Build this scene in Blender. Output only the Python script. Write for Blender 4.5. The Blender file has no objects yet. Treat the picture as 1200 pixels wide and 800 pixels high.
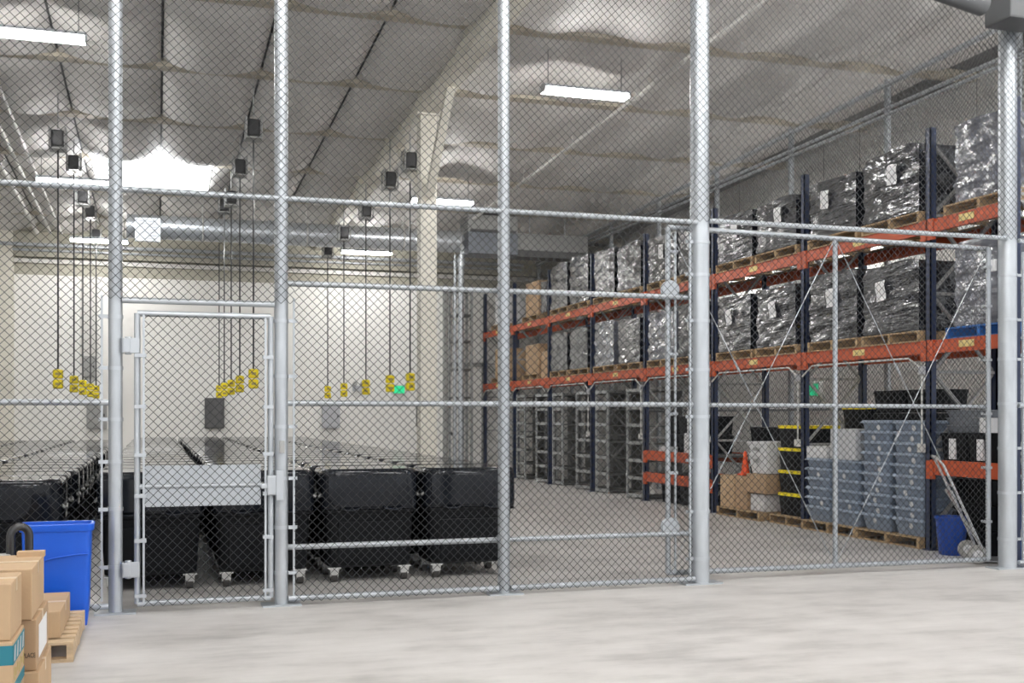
import bpy, bmesh, math, random
import numpy as np
from mathutils import Vector, Matrix, noise
random.seed(7)
PI = math.pi
C = bpy.context.scene.collection
ORD = ('zeroth first second third fourth fifth sixth seventh eighth ninth tenth eleventh twelfth thirteenth fourteenth '
       'fifteenth sixteenth seventeenth eighteenth nineteenth twentieth twenty-first twenty-second twenty-third').split()

# ------------------------------------------------------------------ materials
def mat(name, col, rough=.5, metal=0., var=0., vscale=4., bump=0., bscale=30., stretch=(1, 1, 1), coat=0., spec=.5,
        alpha=1., detail=4., col2=None, bdist=.02):
    m = bpy.data.materials.new(name); m.use_nodes = True
    nt = m.node_tree; b = nt.nodes['Principled BSDF']
    b.inputs['Base Color'].default_value = (*col, 1); b.inputs['Roughness'].default_value = rough
    b.inputs['Metallic'].default_value = metal; b.inputs['Coat Weight'].default_value = coat
    b.inputs['Coat Roughness'].default_value = .08
    b.inputs['Specular IOR Level'].default_value = spec; b.inputs['Alpha'].default_value = alpha
    if var or bump or col2:
        tc = nt.nodes.new('ShaderNodeTexCoord'); mp = nt.nodes.new('ShaderNodeMapping')
        mp.inputs['Scale'].default_value = stretch
        nt.links.new(tc.outputs['Object'], mp.inputs['Vector'])
    if var or col2:
        n = nt.nodes.new('ShaderNodeTexNoise'); n.inputs['Scale'].default_value = vscale; n.inputs['Detail'].default_value = detail
        nt.links.new(mp.outputs['Vector'], n.inputs['Vector'])
        r = nt.nodes.new('ShaderNodeValToRGB')
        c1 = tuple(max(0, c * (1 - var)) for c in col); c2 = col2 or tuple(min(1, c * (1 + var)) for c in col)
        r.color_ramp.elements[0].position = .32; r.color_ramp.elements[1].position = .68
        r.color_ramp.elements[0].color = (*c1, 1); r.color_ramp.elements[1].color = (*c2, 1)
        nt.links.new(n.outputs['Fac'], r.inputs['Fac']); nt.links.new(r.outputs['Color'], b.inputs['Base Color'])
    if bump:
        n2 = nt.nodes.new('ShaderNodeTexNoise'); n2.inputs['Scale'].default_value = bscale; n2.inputs['Detail'].default_value = 3
        nt.links.new(mp.outputs['Vector'], n2.inputs['Vector'])
        bp = nt.nodes.new('ShaderNodeBump'); bp.inputs['Strength'].default_value = bump; bp.inputs['Distance'].default_value = bdist
        nt.links.new(n2.outputs['Fac'], bp.inputs['Height']); nt.links.new(bp.outputs['Normal'], b.inputs['Normal'])
        if coat: nt.links.new(bp.outputs['Normal'], b.inputs['Coat Normal'])
    return m

def emis(name, col, strength):
    m = bpy.data.materials.new(name); m.use_nodes = True
    b = m.node_tree.nodes['Principled BSDF']
    b.inputs['Base Color'].default_value = (*col, 1)
    b.inputs['Emission Color'].default_value = (*col, 1); b.inputs['Emission Strength'].default_value = strength
    return m

M = {}
M['galv'] = mat('galvanised_steel', (.50, .53, .56), .38, .55, .10, 9., stretch=(1, 1, .3))
M['galv_bright'] = mat('bright_galvanised_fittings', (.52, .55, .58), .35, .5)
M['wire'] = mat('chain_link_wire', (.035, .037, .040), .5, .3)
M['plastic_guard'] = mat('frosted_guard_plastic', (.62, .66, .70), .3, 0, alpha=.86)
M['floor'] = None
M['wall'] = mat('white_wall_panel', (.86, .85, .82), .6, 0, .02, 1.5)
M['taupe'] = mat('taupe_wall_band', (.44, .42, .35), .7)
M['cream'] = mat('cream_painted_steel', (.78, .75, .665), .5, 0, .04, 2)
M['quilt'] = mat('white_insulation_vinyl', (.68, .66, .635), .55, 0, .05, 2.2, .45, 3.2, stretch=(1, 3.2, 1), spec=.5, bdist=.05)
M['tape'] = mat('tan_purlin_tape', (.52, .47, .38), .6, 0, .08, 3)
M['seam'] = mat('dark_insulation_seam', (.2, .2, .2), .7)
M['black'] = mat('black_bin_plastic', (.008, .0085, .010), .45, 0, .15, 3, .05, 60, spec=.12)
M['lid'] = mat('glossy_black_lid_plastic', (.010, .012, .017), .09, 0, .1, 3, spec=.3)
M['castermetal'] = mat('zinc_caster_fork', (.75, .75, .74), .3, .5)
M['rubber'] = mat('dark_rubber', (.06, .055, .05), .7)
M['greyrubber'] = mat('grey_rubber', (.38, .37, .35), .6)
M['orange'] = mat('orange_rack_beam', (.52, .080, .018), .45, 0, .06, 5)
M['navy'] = mat('navy_rack_upright', (.022, .035, .085), .45)
M['wrap'] = mat('wrapped_dark_totes', (.018, .0195, .026), .18, 0, .4, 2.0, .6, 5.0, stretch=(1, .8, 3.2), coat=1.0, spec=.5, bdist=.05)
M['wrap_pale'] = mat('pale_wrapped_goods', (.12, .128, .16), .24, 0, .3, 2.0, .5, 6, stretch=(1, .7, 3.0), coat=1., spec=.8, bdist=.05)
M['wood'] = mat('pallet_wood', (.42, .29, .16), .75, 0, .25, 6, .2, 30, stretch=(1, 6, 6))
M['woodpale'] = mat('pale_pallet_wood', (.60, .45, .29), .7, 0, .18, 5, .2, 30, stretch=(1, 6, 6))
M['bluepallet'] = mat('blue_painted_wood', (.015, .13, .42), .6, 0, .15, 6)
M['paper'] = mat('white_paper', (.85, .85, .86), .6)
M['yellowtag'] = mat('yellow_beam_label', (.78, .62, .25), .6)
M['ink'] = mat('black_ink', (.03, .03, .03), .6)
M['card'] = mat('brown_cardboard', (.44, .295, .175), .75, 0, .05, 3, .05, 60)
M['card2'] = mat('kraft_cardboard', (.52, .36, .215), .75, 0, .05, 3, .05, 60)
M['tape_clear'] = mat('packing_tape', (.62, .47, .30), .3)
M['teal'] = mat('teal_box_print', (.02, .20, .26), .6)
M['olive'] = mat('ochre_box_print', (.42, .33, .09), .6)
M['blue'] = mat('blue_bin_plastic', (.006, .10, .62), .36, 0, .06, 3)
M['bluedark'] = mat('dark_blue_bin_plastic', (.006, .06, .36), .4)
M['tub'] = mat('slate_grey_tub_plastic', (.23, .285, .37), .45, 0, .08, 3)
M['whitebox'] = mat('white_box_board', (.74, .74, .75), .55)
M['greybox'] = mat('pale_grey_box', (.55, .56, .58), .5)
M['yellow'] = mat('yellow_plastic', (.95, .76, .005), .4)
M['cone'] = mat('orange_cone_plastic', (.85, .10, .02), .45)
M['shelf'] = mat('grey_shelf_steel', (.36, .37, .37), .45, .2)
M['shelfdark'] = mat('dark_shelf_steel', (.11, .11, .105), .6)
M['duct'] = mat('galvanised_duct', (.60, .63, .66), .3, .6, .08, 3)
M['ductdark'] = mat('dull_duct_steel', (.22, .24, .27), .5, .3, .08, 3)
M['darkgrey'] = mat('dark_grey_enamel', (.10, .10, .10), .5, 0, .2, 8)
M['midgrey'] = mat('mid_grey_enamel', (.36, .36, .35), .5)
M['palegrey'] = mat('pale_grey_enamel', (.50, .51, .54), .5)
M['blackmetal'] = mat('black_enamelled_steel', (.02, .02, .022), .3, 0, coat=.3)
M['tube'] = emis('lit_fluorescent_tube', (1, .985, .96), 92)
M['sky'] = emis('daylight_skylight_panel', (.96, .98, 1), 5.0)
M['green'] = emis('green_exit_light', (.02, .55, .24), .45)
M['pipe'] = mat('white_painted_pipe', (.66, .65, .62), .45)
M['beamgrey'] = mat('grey_painted_soffit', (.085, .088, .092), .6)
M['alu'] = mat('brushed_aluminium', (.66, .67, .68), .3, .8)

def floor_mat():
    m = bpy.data.materials.new('polished_concrete'); m.use_nodes = True
    nt = m.node_tree; b = nt.nodes['Principled BSDF']
    tc = nt.nodes.new('ShaderNodeTexCoord')
    def nz(scale, st, det=5):
        mp = nt.nodes.new('ShaderNodeMapping'); mp.inputs['Scale'].default_value = st; mp.inputs['Rotation'].default_value = (0, 0, .25)
        nt.links.new(tc.outputs['Object'], mp.inputs['Vector'])
        n = nt.nodes.new('ShaderNodeTexNoise'); n.inputs['Scale'].default_value = scale; n.inputs['Detail'].default_value = det
        n.inputs['Roughness'].default_value = .62
        nt.links.new(mp.outputs['Vector'], n.inputs['Vector']); return n
    a, c = nz(.9, (1, 1, 1)), nz(2.2, (.6, 2.0, 1), 7)
    mx = nt.nodes.new('ShaderNodeMath'); mx.operation = 'ADD'
    nt.links.new(a.outputs['Fac'], mx.inputs[0]); nt.links.new(c.outputs['Fac'], mx.inputs[1])
    h = nt.nodes.new('ShaderNodeMath'); h.operation = 'MULTIPLY'; h.inputs[1].default_value = .5
    nt.links.new(mx.outputs[0], h.inputs[0])
    r = nt.nodes.new('ShaderNodeValToRGB'); e = r.color_ramp.elements
    e[0].position = .36; e[0].color = (.40, .385, .37, 1); e[1].position = .63; e[1].color = (.63, .61, .59, 1)
    e2 = r.color_ramp.elements.new(.5); e2.color = (.55, .53, .51, 1)
    nt.links.new(h.outputs[0], r.inputs['Fac']); nt.links.new(r.outputs['Color'], b.inputs['Base Color'])
    rr = nt.nodes.new('ShaderNodeMapRange'); rr.inputs['To Min'].default_value = .42; rr.inputs['To Max'].default_value = .6
    nt.links.new(c.outputs['Fac'], rr.inputs['Value']); nt.links.new(rr.outputs['Result'], b.inputs['Roughness'])
    return m
M['floor'] = floor_mat()

# ------------------------------------------------------------------ mesh helpers
class MB:
    """collects shapes into one mesh"""
    def __init__(s): s.v = []; s.f = []; s.sm = []
    def add(s, vs, fs, smooth=False):
        o = len(s.v); s.v += [tuple(v) for v in vs]
        s.f += [tuple(i + o for i in f) for f in fs]; s.sm += [smooth] * len(fs)
        return s
    def box(s, x0, x1, y0, y1, z0, z1):
        vs = [(x, y, z) for z in (z0, z1) for y in (y0, y1) for x in (x0, x1)]
        return s.add(vs, [(0, 2, 3, 1), (4, 5, 7, 6), (0, 1, 5, 4), (2, 6, 7, 3), (0, 4, 6, 2), (1, 3, 7, 5)])
    def cbox(s, c, d): return s.box(c[0]-d[0]/2, c[0]+d[0]/2, c[1]-d[1]/2, c[1]+d[1]/2, c[2]-d[2]/2, c[2]+d[2]/2)
    def obox(s, a, b, w, h):
        """bar of section w x h from a to b"""
        a, b = Vector(a), Vector(b); d = (b - a).normalized()
        u = d.cross(Vector((0, 0, 1)));
        if u.length < 1e-4: u = Vector((1, 0, 0))
        u.normalize(); n = u.cross(d)
        vs = [p + u * (i * w / 2) + n * (j * h / 2) for p in (a, b) for i, j in ((-1, -1), (1, -1), (1, 1), (-1, 1))]
        return s.add(vs, [(3, 2, 1, 0), (4, 5, 6, 7), (0, 1, 5, 4), (1, 2, 6, 5), (2, 3, 7, 6), (3, 0, 4, 7)])
    def tube(s, pts, r, n=12, closed=False):
        pts = [Vector(p) for p in pts]; k = len(pts); vs = []; fs = []; up = None
        for i, p in enumerate(pts):
            if closed: d = pts[(i+1) % k] - pts[i-1]
            else: d = pts[min(i+1, k-1)] - pts[max(i-1, 0)]
            d.normalize()
            if up is None:
                up = d.cross(Vector((0, 0, 1)))
                if up.length < 1e-3: up = d.cross(Vector((1, 0, 0)))
            up = (up - d * up.dot(d)).normalized(); w = d.cross(up)
            for j in range(n):
                t = 2 * PI * j / n; vs.append(p + (up * math.cos(t) + w * math.sin(t)) * r)
        for i in range(k if closed else k - 1):
            for j in range(n):
                a, b = i * n + j, i * n + (j+1) % n; c, d2 = ((i+1) % k) * n + (j+1) % n, ((i+1) % k) * n + j
                fs.append((a, d2, c, b))
        s.add(vs, fs, True)
        if not closed:
            s.add(vs[:n], [tuple(range(n))]); s.add(vs[-n:], [tuple(reversed(range(n)))])
        return s
    def cyl(s, a, b, r, n=20): return s.tube([a, b], r, n)
    def lathe(s, prof, c=(0, 0, 0), n=24):
        vs = []; fs = []; k = len(prof)
        for r, z in prof:
            for j in range(n): vs.append((c[0] + r * math.cos(2*PI*j/n), c[1] + r * math.sin(2*PI*j/n), c[2] + z))
        for i in range(k - 1):
            for j in range(n): fs.append((i*n+j, i*n+(j+1) % n, (i+1)*n+(j+1) % n, (i+1)*n+j))
        fs.append(tuple(reversed(range(n)))); fs.append(tuple(range((k-1)*n, k*n)))
        return s.add(vs, fs, True)
    def loft(s, loops, seg=4, smooth=True):
        """loops of rounded rectangles: (w, d, r, z, cx, cy)"""
        vs = []; fs = []; n = 4 * (seg + 1)
        for (w, d, r, z, cx, cy) in loops:
            r = min(r, w / 2 - 1e-4, d / 2 - 1e-4)
            for q, (sx, sy) in enumerate(((1, 1), (-1, 1), (-1, -1), (1, -1))):
                for k in range(seg + 1):
                    t = PI / 2 * (q + k / seg)
                    vs.append((cx + sx * (w/2 - r) + r * math.cos(t), cy + sy * (d/2 - r) + r * math.sin(t), z))
        for i in range(len(loops) - 1):
            for j in range(n): fs.append((i*n+j, i*n+(j+1) % n, (i+1)*n+(j+1) % n, (i+1)*n+j))
        s.add(vs, fs, smooth)
        L = len(loops)
        s.add(vs[:n], [tuple(reversed(range(n)))]); s.add(vs[(L-1)*n:], [tuple(range(n))])
        return s
    def xf(s, m):
        s.v = [tuple(m @ Vector(v)) for v in s.v]; return s
    def mesh(s, name, material):
        me = bpy.data.meshes.new(name); me.from_pydata(s.v, [], s.f); me.materials.append(material)
        me.polygons.foreach_set('use_smooth', s.sm); me.update()
        if any(s.sm): me.set_sharp_from_angle(angle=math.radians(42))
        return me
    def build(s, name, material, parent=None, bevel=0.):
        me = s.mesh(name, material)
        if bevel:
            bm = bmesh.new(); bm.from_mesh(me)
            bmesh.ops.remove_doubles(bm, verts=bm.verts, dist=1e-5)
            ed = [e for e in bm.edges if len(e.link_faces) == 2 and e.calc_face_angle(0) > .6]
            bmesh.ops.bevel(bm, geom=ed, offset=bevel, segments=2, profile=.6, affect='EDGES', clamp_overlap=True)
            bm.to_mesh(me); bm.free()
        o = bpy.data.objects.new(name, me); C.objects.link(o)
        if parent: o.parent = parent
        return o

def tag(o, label=None, cat=None, group=None, kind=None):
    if label: o['label'] = label
    if cat: o['category'] = cat
    if group: o['group'] = group
    if kind: o['kind'] = kind
    return o
def thing(name, label, cat, loc=(0, 0, 0), rz=0., group=None):
    o = bpy.data.objects.new(name, None); C.objects.link(o); o.empty_display_size = .1
    o.location = loc; o.rotation_euler = (0, 0, rz)
    return tag(o, label, cat, group)
def dup(root, loc, label, rz=None, group=None, scale=None, skip=()):
    r = root.copy(); C.objects.link(r); r.location = loc; r['label'] = label
    if rz is not None: r.rotation_euler = (0, 0, rz)
    if group: r['group'] = group
    if scale: r.scale = scale
    for ch in list(root.children):
        if ch.name.split('.')[0] in skip: continue
        c = ch.copy(); C.objects.link(c); c.parent = r
        for g in list(ch.children):
            d = g.copy(); C.objects.link(d); d.parent = c
    return r
def struct(o, label=None): o['kind'] = 'structure'; (label and o.__setitem__('label', label)); return o

def fabric_mesh(name, u0, u1, z0, z1, frame, r=.0030, p=.0359, material=None):
    """woven chain-link: each wire a zigzag tube. frame(u, w, z) -> point; w is out of plane"""
    nw = int((u1 - u0) / p); nk = int((z1 - z0) / p); w_ = (u1 - u0) / nw; h_ = (z1 - z0) / nk
    i = np.arange(nw)[:, None]; k = np.arange(nk + 1)[None, :]
    u = u0 + w_ * (i + ((k + i) % 2)); z = np.broadcast_to(z0 + h_ * k, u.shape)
    wv = np.where((k + i) % 2 == 0, -r, r) * np.ones_like(u)
    n = 3; ang = [PI/2 + 2*PI*j/n for j in range(n)]
    pts = np.stack([np.stack([u + r * 1.25 * math.cos(a), wv + r * math.sin(a), z], -1) for a in ang], 2)  # nw, nk+1, n, 3
    P = pts.reshape(-1, 3)
    co = frame(P)
    ii, kk, jj = np.meshgrid(np.arange(nw), np.arange(nk), np.arange(n), indexing='ij')
    b = (ii * (nk + 1) + kk) * n; j2 = (jj + 1) % n
    F = np.stack([b + jj, b + j2, b + n + j2, b + n + jj], -1).reshape(-1, 4)
    me = bpy.data.meshes.new(name)
    me.vertices.add(len(co)); me.vertices.foreach_set('co', co.astype(np.float32).ravel())
    me.loops.add(F.size); me.loops.foreach_set('vertex_index', F.astype(np.int32).ravel())
    me.polygons.add(len(F)); me.polygons.foreach_set('loop_start', np.arange(0, F.size, 4, dtype=np.int32))
    me.update(calc_edges=True); me.materials.append(material or M['wire'])
    me.polygons.foreach_set('use_smooth', [True] * len(F))
    return me
def fabric_x(name, x0, x1, z0, z1, y, parent):
    me = fabric_mesh(name, x0, x1, z0, z1, lambda P: np.stack([P[:, 0], P[:, 1] + y, P[:, 2]], -1))
    o = bpy.data.objects.new(name, me); C.objects.link(o); o.parent = parent; return o
def fabric_y(name, y0, y1, z0, z1, x, parent):
    me = fabric_mesh(name, y0, y1, z0, z1, lambda P: np.stack([P[:, 1] + x, P[:, 0], P[:, 2]], -1))
    o = bpy.data.objects.new(name, me); C.objects.link(o); o.parent = parent; return o

# ------------------------------------------------------------------ camera / render settings
cam = bpy.data.cameras.new('camera'); co = bpy.data.objects.new('camera', cam); C.objects.link(co)
cam.sensor_width = 36; cam.lens = 36 * 1316 / 1200; cam.shift_y = 87.3 / 1200
co.location = (0, 0, 1.54); co.rotation_euler = (PI / 2, 0, -math.radians(17.54)); cam.clip_end = 200
sc = bpy.context.scene; sc.camera = co
sc.view_settings.view_transform = 'Standard'; sc.view_settings.look = 'None'; sc.view_settings.gamma = 1
sc.view_settings.use_curve_mapping = False; sc.view_settings.exposure = 0.85
w = bpy.data.worlds.new('world'); sc.world = w; w.use_nodes = True
w.node_tree.nodes['Background'].inputs['Color'].default_value = (.95, .97, 1, 1)
w.node_tree.nodes['Background'].inputs['Strength'].default_value = .75
sc.cycles.use_denoising = True
sc.cycles.max_bounces = 8; sc.cycles.diffuse_bounces = 5; sc.cycles.transparent_max_bounces = 12

def Zc(y): return 6.85 - .034 * (y - 11.5)

# ------------------------------------------------------------------ room
struct(MB().box(-6, 14, -4, 32, -.2, 0).build('floor', M['floor']), 'smooth pale grey concrete floor')
WY = 29.75
struct(MB().box(-6, 14, WY, WY + .2, 0, 5.0).build('wall_back', M['wall']), 'white panelled back wall behind the bins')
struct(MB().box(-6, 14, WY + .02, WY + .2, 5.0, 7).build('wall_back_upper', M['taupe']), 'taupe upper band of the back wall, darkened for shade under the ledge')  # taupe colour takes in the shadow under the ledge
struct(MB().box(12.0, 12.2, 9.5, 32, 0, 8).build('wall_right', M['wall']), 'pale wall beyond the side fence')
struct(MB().box(-5.6, -5.4, 3, 32, 0, 8).build('wall_left', M['wall']), 'pale side wall')
t1 = MB(); t1.box(-6, 14, WY - .10, WY + .02, 5.28, 5.38); struct(t1.build('trim_1', M['pipe']), 'pale ledge along the back wall')
t2 = MB(); t2.box(-6, 14, WY - .35, WY, 6.02, 6.5); t2.box(-6, 14, WY-.25, WY, 5.42, 6.05)
struct(t2.build('trim_2', M['taupe']), 'taupe eave beam over the back wall')
struct(MB().box(-3.75, -3.32, WY - .35, WY, 0, 6.1).build('column', M['cream']), 'pale column at the left end of the back wall')
# ceiling of sagging insulation quilts between purlins
XS = [0.07 + 1.4 * k for k in range(-4, 9)]; YS = [14.35 + 2.77 * k for k in range(-7, 7)]
def quilts():
    vs = []; fs = []; NX, NY = 12, 16
    for a in range(len(XS) - 1):
        for b in range(len(YS) - 1):
            o = len(vs); gp_ = .016 if XS[a] < 3.9 else .0; x0, x1, y0, y1 = XS[a] + gp_, XS[a+1] - gp_, YS[b] + .06, YS[b+1] - .06
            sag = (.25 if gp_ else .2) + .05 * noise.noise((a * 3.1, b * 1.7, 0))
            for j in range(NY + 1):
                for i in range(NX + 1):
                    u, v = i / NX, j / NY; x = x0 + (x1 - x0) * u; y = y0 + (y1 - y0) * v
                    pf = (max(0, math.sin(PI * u)) ** .7 if gp_ else .2 + .8 * math.sin(PI * u) ** 2) * (max(0, math.sin(PI * v)) ** .34)
                    z = Zc(y) - sag * pf + .025 * pf * noise.noise((x * 1.6, y * 2.8, 1.3))
                    vs.append((x, y, z))
            for j in range(NY):
                for i in range(NX):
                    q = o + j * (NX + 1) + i; fs.append((q, q + NX + 1, q + NX + 2, q + 1))
    m = MB(); m.add(vs, fs, True); me = bpy.data.meshes.new('ceiling'); me.from_pydata(m.v, [], m.f)
    me.polygons.foreach_set('use_smooth', [True] * len(fs)); me.materials.append(M['quilt']); me.update()
    o = bpy.data.objects.new('ceiling', me); C.objects.link(o); return o
ceil = struct(quilts(), 'sagging white insulation quilts under the roof')
rf = MB()
rf.add([(-6, -6, Zc(-6) + .06), (14, -6, Zc(-6) + .06), (14, 32, Zc(32) + .06), (-6, 32, Zc(32) + .06)], [(0, 1, 2, 3)])
rf.add([(-6, -6, Zc(-6) + .1), (14, -6, Zc(-6) + .1), (14, 32, Zc(32) + .1), (-6, 32, Zc(32) + .1)], [(0, 3, 2, 1)])
struct(rf.build('roof_deck', M['seam'], ceil))
for k, y in enumerate(YS):
    pm = MB(); pm.box(-6, 14, y - .12, y + .12, Zc(y) - .06, Zc(y) + .05)
    struct(pm.build('purlin', M['tape'], ceil))
# main roof beam along the room and its column
bm_ = MB()
def beam_seg(m, y0, y1, x0, x1, top, bot):
    m.add([(x, y, Zc(y) + dz) for y in (y0, y1) for x, dz in ((x0, top), (x1, top), (x1, bot), (x0, bot))],
          [(0, 1, 2, 3), (7, 6, 5, 4), (0, 4, 5, 1), (1, 5, 6, 2), (2, 6, 7, 3), (3, 7, 4, 0)])
beam_seg(bm_, -4, WY, 3.92, 4.2, .02, -.38)
struct(bm_.build('roof_beam', M['cream']), 'cream roof beam running to the back wall')
cm = MB(); cm.box(3.93, 4.19, 17.17, 17.43, 0, Zc(17.3) - .38); cm.box(3.86, 4.26, 17.1, 17.5, Zc(17.3) - .41, Zc(17.3) - .38)
struct(cm.build('column', M['cream']), 'cream square steel column under the roof beam')
br = MB(); br.obox((4.06, 17.45, 4.95), (4.06, 19.35, 6.22), .12, .12); br.obox((4.06, 17.15, 5.0), (4.06, 15.8, 6.32), .12, .12)
struct(br.build('knee_brace', M['cream']), 'diagonal cream knee braces at the column top')
# skylight
sk = MB(); sx0, sx1, sy0, sy1 = -1.15, 1.0, 22.1, 23.9
sk.add([(x, y, Zc(y) + dz) for dz in (-.27, -.01) for x, y in ((sx0, sy0), (sx1, sy0), (sx1, sy1), (sx0, sy1))],
       [(0, 3, 2, 1), (4, 5, 6, 7), (0, 1, 5, 4), (1, 2, 6, 5), (2, 3, 7, 6), (3, 0, 4, 7)])
sky = struct(sk.build('window_1', M['sky']), 'bright daylit skylight diffuser in the ceiling')
sfm = MB()
for a, b in (((sx0, sy0), (sx1, sy0)), ((sx1, sy0), (sx1, sy1)), ((sx1, sy1), (sx0, sy1)), ((sx0, sy1), (sx0, sy0))):
    sfm.obox((*a, Zc(a[1]) - .275), (*b, Zc(b[1]) - .275), .02, .012)
struct(sfm.build('window_frame', M['pipe'], sky))
# back-wall fittings
def wall_box(name, x0, x1, z0, z1, m, label, cat, d=.16):
    o = thing(name, label, cat, ((x0 + x1) / 2, WY - .0, z0)); hw = (x1 - x0) / 2
    MB().box(-hw, hw, -d, 0, 0, z1 - z0).build('cabinet', m, o, .008)
    MB().box(-hw + .03, hw - .03, -d - .012, -d + .002, .03, z1 - z0 - .03).build('door', m, o, .004)
    MB().box(hw - .075, hw - .05, -d - .035, -d - .01, (z1-z0)*.45, (z1-z0)*.55).build('handle', M['blackmetal'], o)
    return o
wall_box('electrical_panel', 1.16, 1.64, 1.22, 2.0, M['darkgrey'], 'dark grey electrical panel on the back wall seen through the walk-in gate', 'electrical panel')
wall_box('electrical_panel', -1.66, -1.19, 1.22, 1.9, M['midgrey'], 'mid grey electrical panel on the back wall beside the fence post at the gate hinge', 'electrical panel')
wall_box('electrical_panel', 4.14, 4.6, 1.22, 1.84, M['palegrey'], 'pale blue-grey electrical panel on the back wall right of the gate', 'electrical panel')
wall_box('wall_cabinet', -1.74, -1.43, 2.5, 3.02, M['midgrey'], 'small grey box high on the back wall under a pale vertical duct', 'wall box')
o = tag(MB().box(-1.78, -1.42, WY - .14, WY - .001, 3.02, 4.99).build('vertical_duct', M['pipe'], None, .01), 'pale rectangular vertical duct above a grey box on the back wall', 'duct')
o = thing('exit_sign', 'green glowing sign on the back wall beside the column', 'exit sign', (6.18, WY, 2.12))
MB().box(-.19, .19, -.09, 0, 0, .26).build('housing', M['pipe'], o, .01)
MB().box(-.16, .16, -.1, -.085, .03, .23).build('lit_face', M['green'], o)
o = thing('emergency_light', 'small grey emergency light with two lamp heads on the back wall', 'emergency light', (5.1, WY, 2.2))
MB().box(-.15, .15, -.1, 0, 0, .15).build('housing', M['palegrey'], o, .01)
for s in (-1, 1): MB().cyl((s * .1, -.16, .2), (s * .1, -.06, .18), .06).build('lamp_head', M['midgrey'], o)
o = tag(MB().box(6.68, 6.76, WY - .06, WY, 1.25, 1.85).build('bumper_bar', M['blackmetal'], None, .01), 'longer black bar fixed upright on the back wall', 'bar')
o = tag(MB().box(7.1, 7.18, WY - .06, WY, 1.25, 1.62).build('bumper_bar', M['blackmetal'], None, .01), 'shorter black bar fixed upright on the back wall', 'bar')
# back door with frame, right of the column
dfm = MB(); dfm.box(7.42, 7.52, WY - .14, WY, 0, 5.1); dfm.box(8.5, 8.6, WY - .14, WY, 0, 3.0)
dfm.box(7.52, 8.6, WY - .14, WY, 2.9, 3.0)
d1 = struct(MB().box(7.52, 8.5, WY - .07, WY - .02, 0, 2.9).build('door_1', M['wall']), 'white door in the back wall behind the rack end')
struct(dfm.build('door_frame', M['midgrey'], d1))
MB().box(7.6, 7.68, WY - .13, WY - .06, 1.02, 1.1).build('door_handle', M['blackmetal'], d1)
# tall open shelving tower beside the door
o = thing('shelf_tower', 'tall grey metal shelf tower on the back wall behind the galvanised riser', 'shelving', (7.75, 29.1, 0))
for x in (-.24, .24):
    for y in (-.25, .25): MB().box(x-.03, x+.03, y-.03, y+.03, 0, 4.9).build('post', M['shelf'], o)
for z in (2.0, 2.75, 3.5, 4.2, 4.85): MB().box(-.25, .25, -.27, .27, z, z + .05).build('shelf', M['shelfdark'], o)
# pipes under the eave
for i, (z, y) in enumerate(((5.68, WY - .42), (5.56, WY - .32))):
    pm = MB(); pm.cyl((-5.5, y, z), (9.6, y, z), .045 if i == 0 else .03)
    tag(pm.build('conduit_pipe', M['galv']), ('upper' if i == 0 else 'lower') + ' grey pipe running along the eave of the back wall', 'pipe')
for i, (x, r) in enumerate(((-2.75, .05), (-2.45, .035), (-2.2, .03))):
    pm = MB(); pm.tube([(x, 9.6, Zc(9.6) - .3), (x, 29.2, Zc(29.2) - .3)], r)
    for k in range(5): pm.cyl((x, 11 + 4 * k, Zc(11 + 4*k) - .3), (x, 11 + 4 * k, Zc(11+4*k) - .02), .008, 6)
    tag(pm.build('ceiling_pipe', M['pipe']), ('thick', 'medium', 'thin')[i] + ' pale pipe slung lengthwise under the ceiling at the upper left', 'pipe')
pm = MB(); pm.tube([(7.0, 9.6, Zc(9.6) - .28), (7.0, 29.2, Zc(29.2) - .28)], .035)
for k in range(7): pm.cyl((7.0, 10.3 + 2.77 * k, Zc(10) - .35 - .07*k), (7.0, 10.3 + 2.77 * k, Zc(10.3 + 2.77*k) - .02), .008, 6)
tag(pm.build('ceiling_pipe', M['pipe']), 'pale sprinkler pipe running lengthwise under the ceiling right of the roof beam', 'pipe')
# ---- ducts
o = thing('spiral_duct', 'round galvanised spiral duct hung crosswise below the skylight', 'duct', (0, 25.5, 5.62))
dm = MB(); prof = []
vs = []; fs = []; n = 28; L0, L1 = -.62, 6.75; st = 120
for i in range(st + 1):
    x = L0 + (L1 - L0) * i / st; r = .255 + (.006 if i % 4 == 0 else 0)
    for j in range(n): vs.append((x, r * math.cos(2*PI*j/n), r * math.sin(2*PI*j/n)))
for i in range(st):
    for j in range(n): fs.append((i*n+j, i*n+(j+1) % n, (i+1)*n+(j+1) % n, (i+1)*n+j))
dm.add(vs, fs, True); dm.add(vs[:n], [tuple(range(n))]); dm.add(vs[-n:], [tuple(reversed(range(n)))])
dm.build('duct_barrel', M['duct'], o)
g = MB().box(-.45, .07, -.34, -.18, -.35, .14).build('register', M['galv_bright'], o)
gs = MB()
for k in range(7): gs.box(-.41, .03, -.352, -.338, -.30 + .06*k, -.275 + .06*k)
gs.build('grille', M['palegrey'], g)
for x in (.95, 3.2, 5.4):
    hm = MB(); hm.tube([(x, .275 * math.cos(t), .275 * math.sin(t)) for t in [2*PI*k/24 for k in range(24)]], .018, 6, True)
    hm.cyl((x, 0, .27), (x, 0, .78), .02, 8); hm.build('hanger', M['pipe'], o)
fc = MB(); fc.lathe([(.27, 0), (.285, .01), (.285, .09), (.27, .1)], n=28); fc.xf(Matrix.Translation((2.35, 0, 0)) @ Matrix.Rotation(PI/2, 4, 'Y'))
fc.build('collar', M['galv_bright'], o)
o = thing('air_handler', 'dull grey air handling unit hung between round and rectangular ducts', 'air handler', (7.48, 25.5, 5.32))
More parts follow.
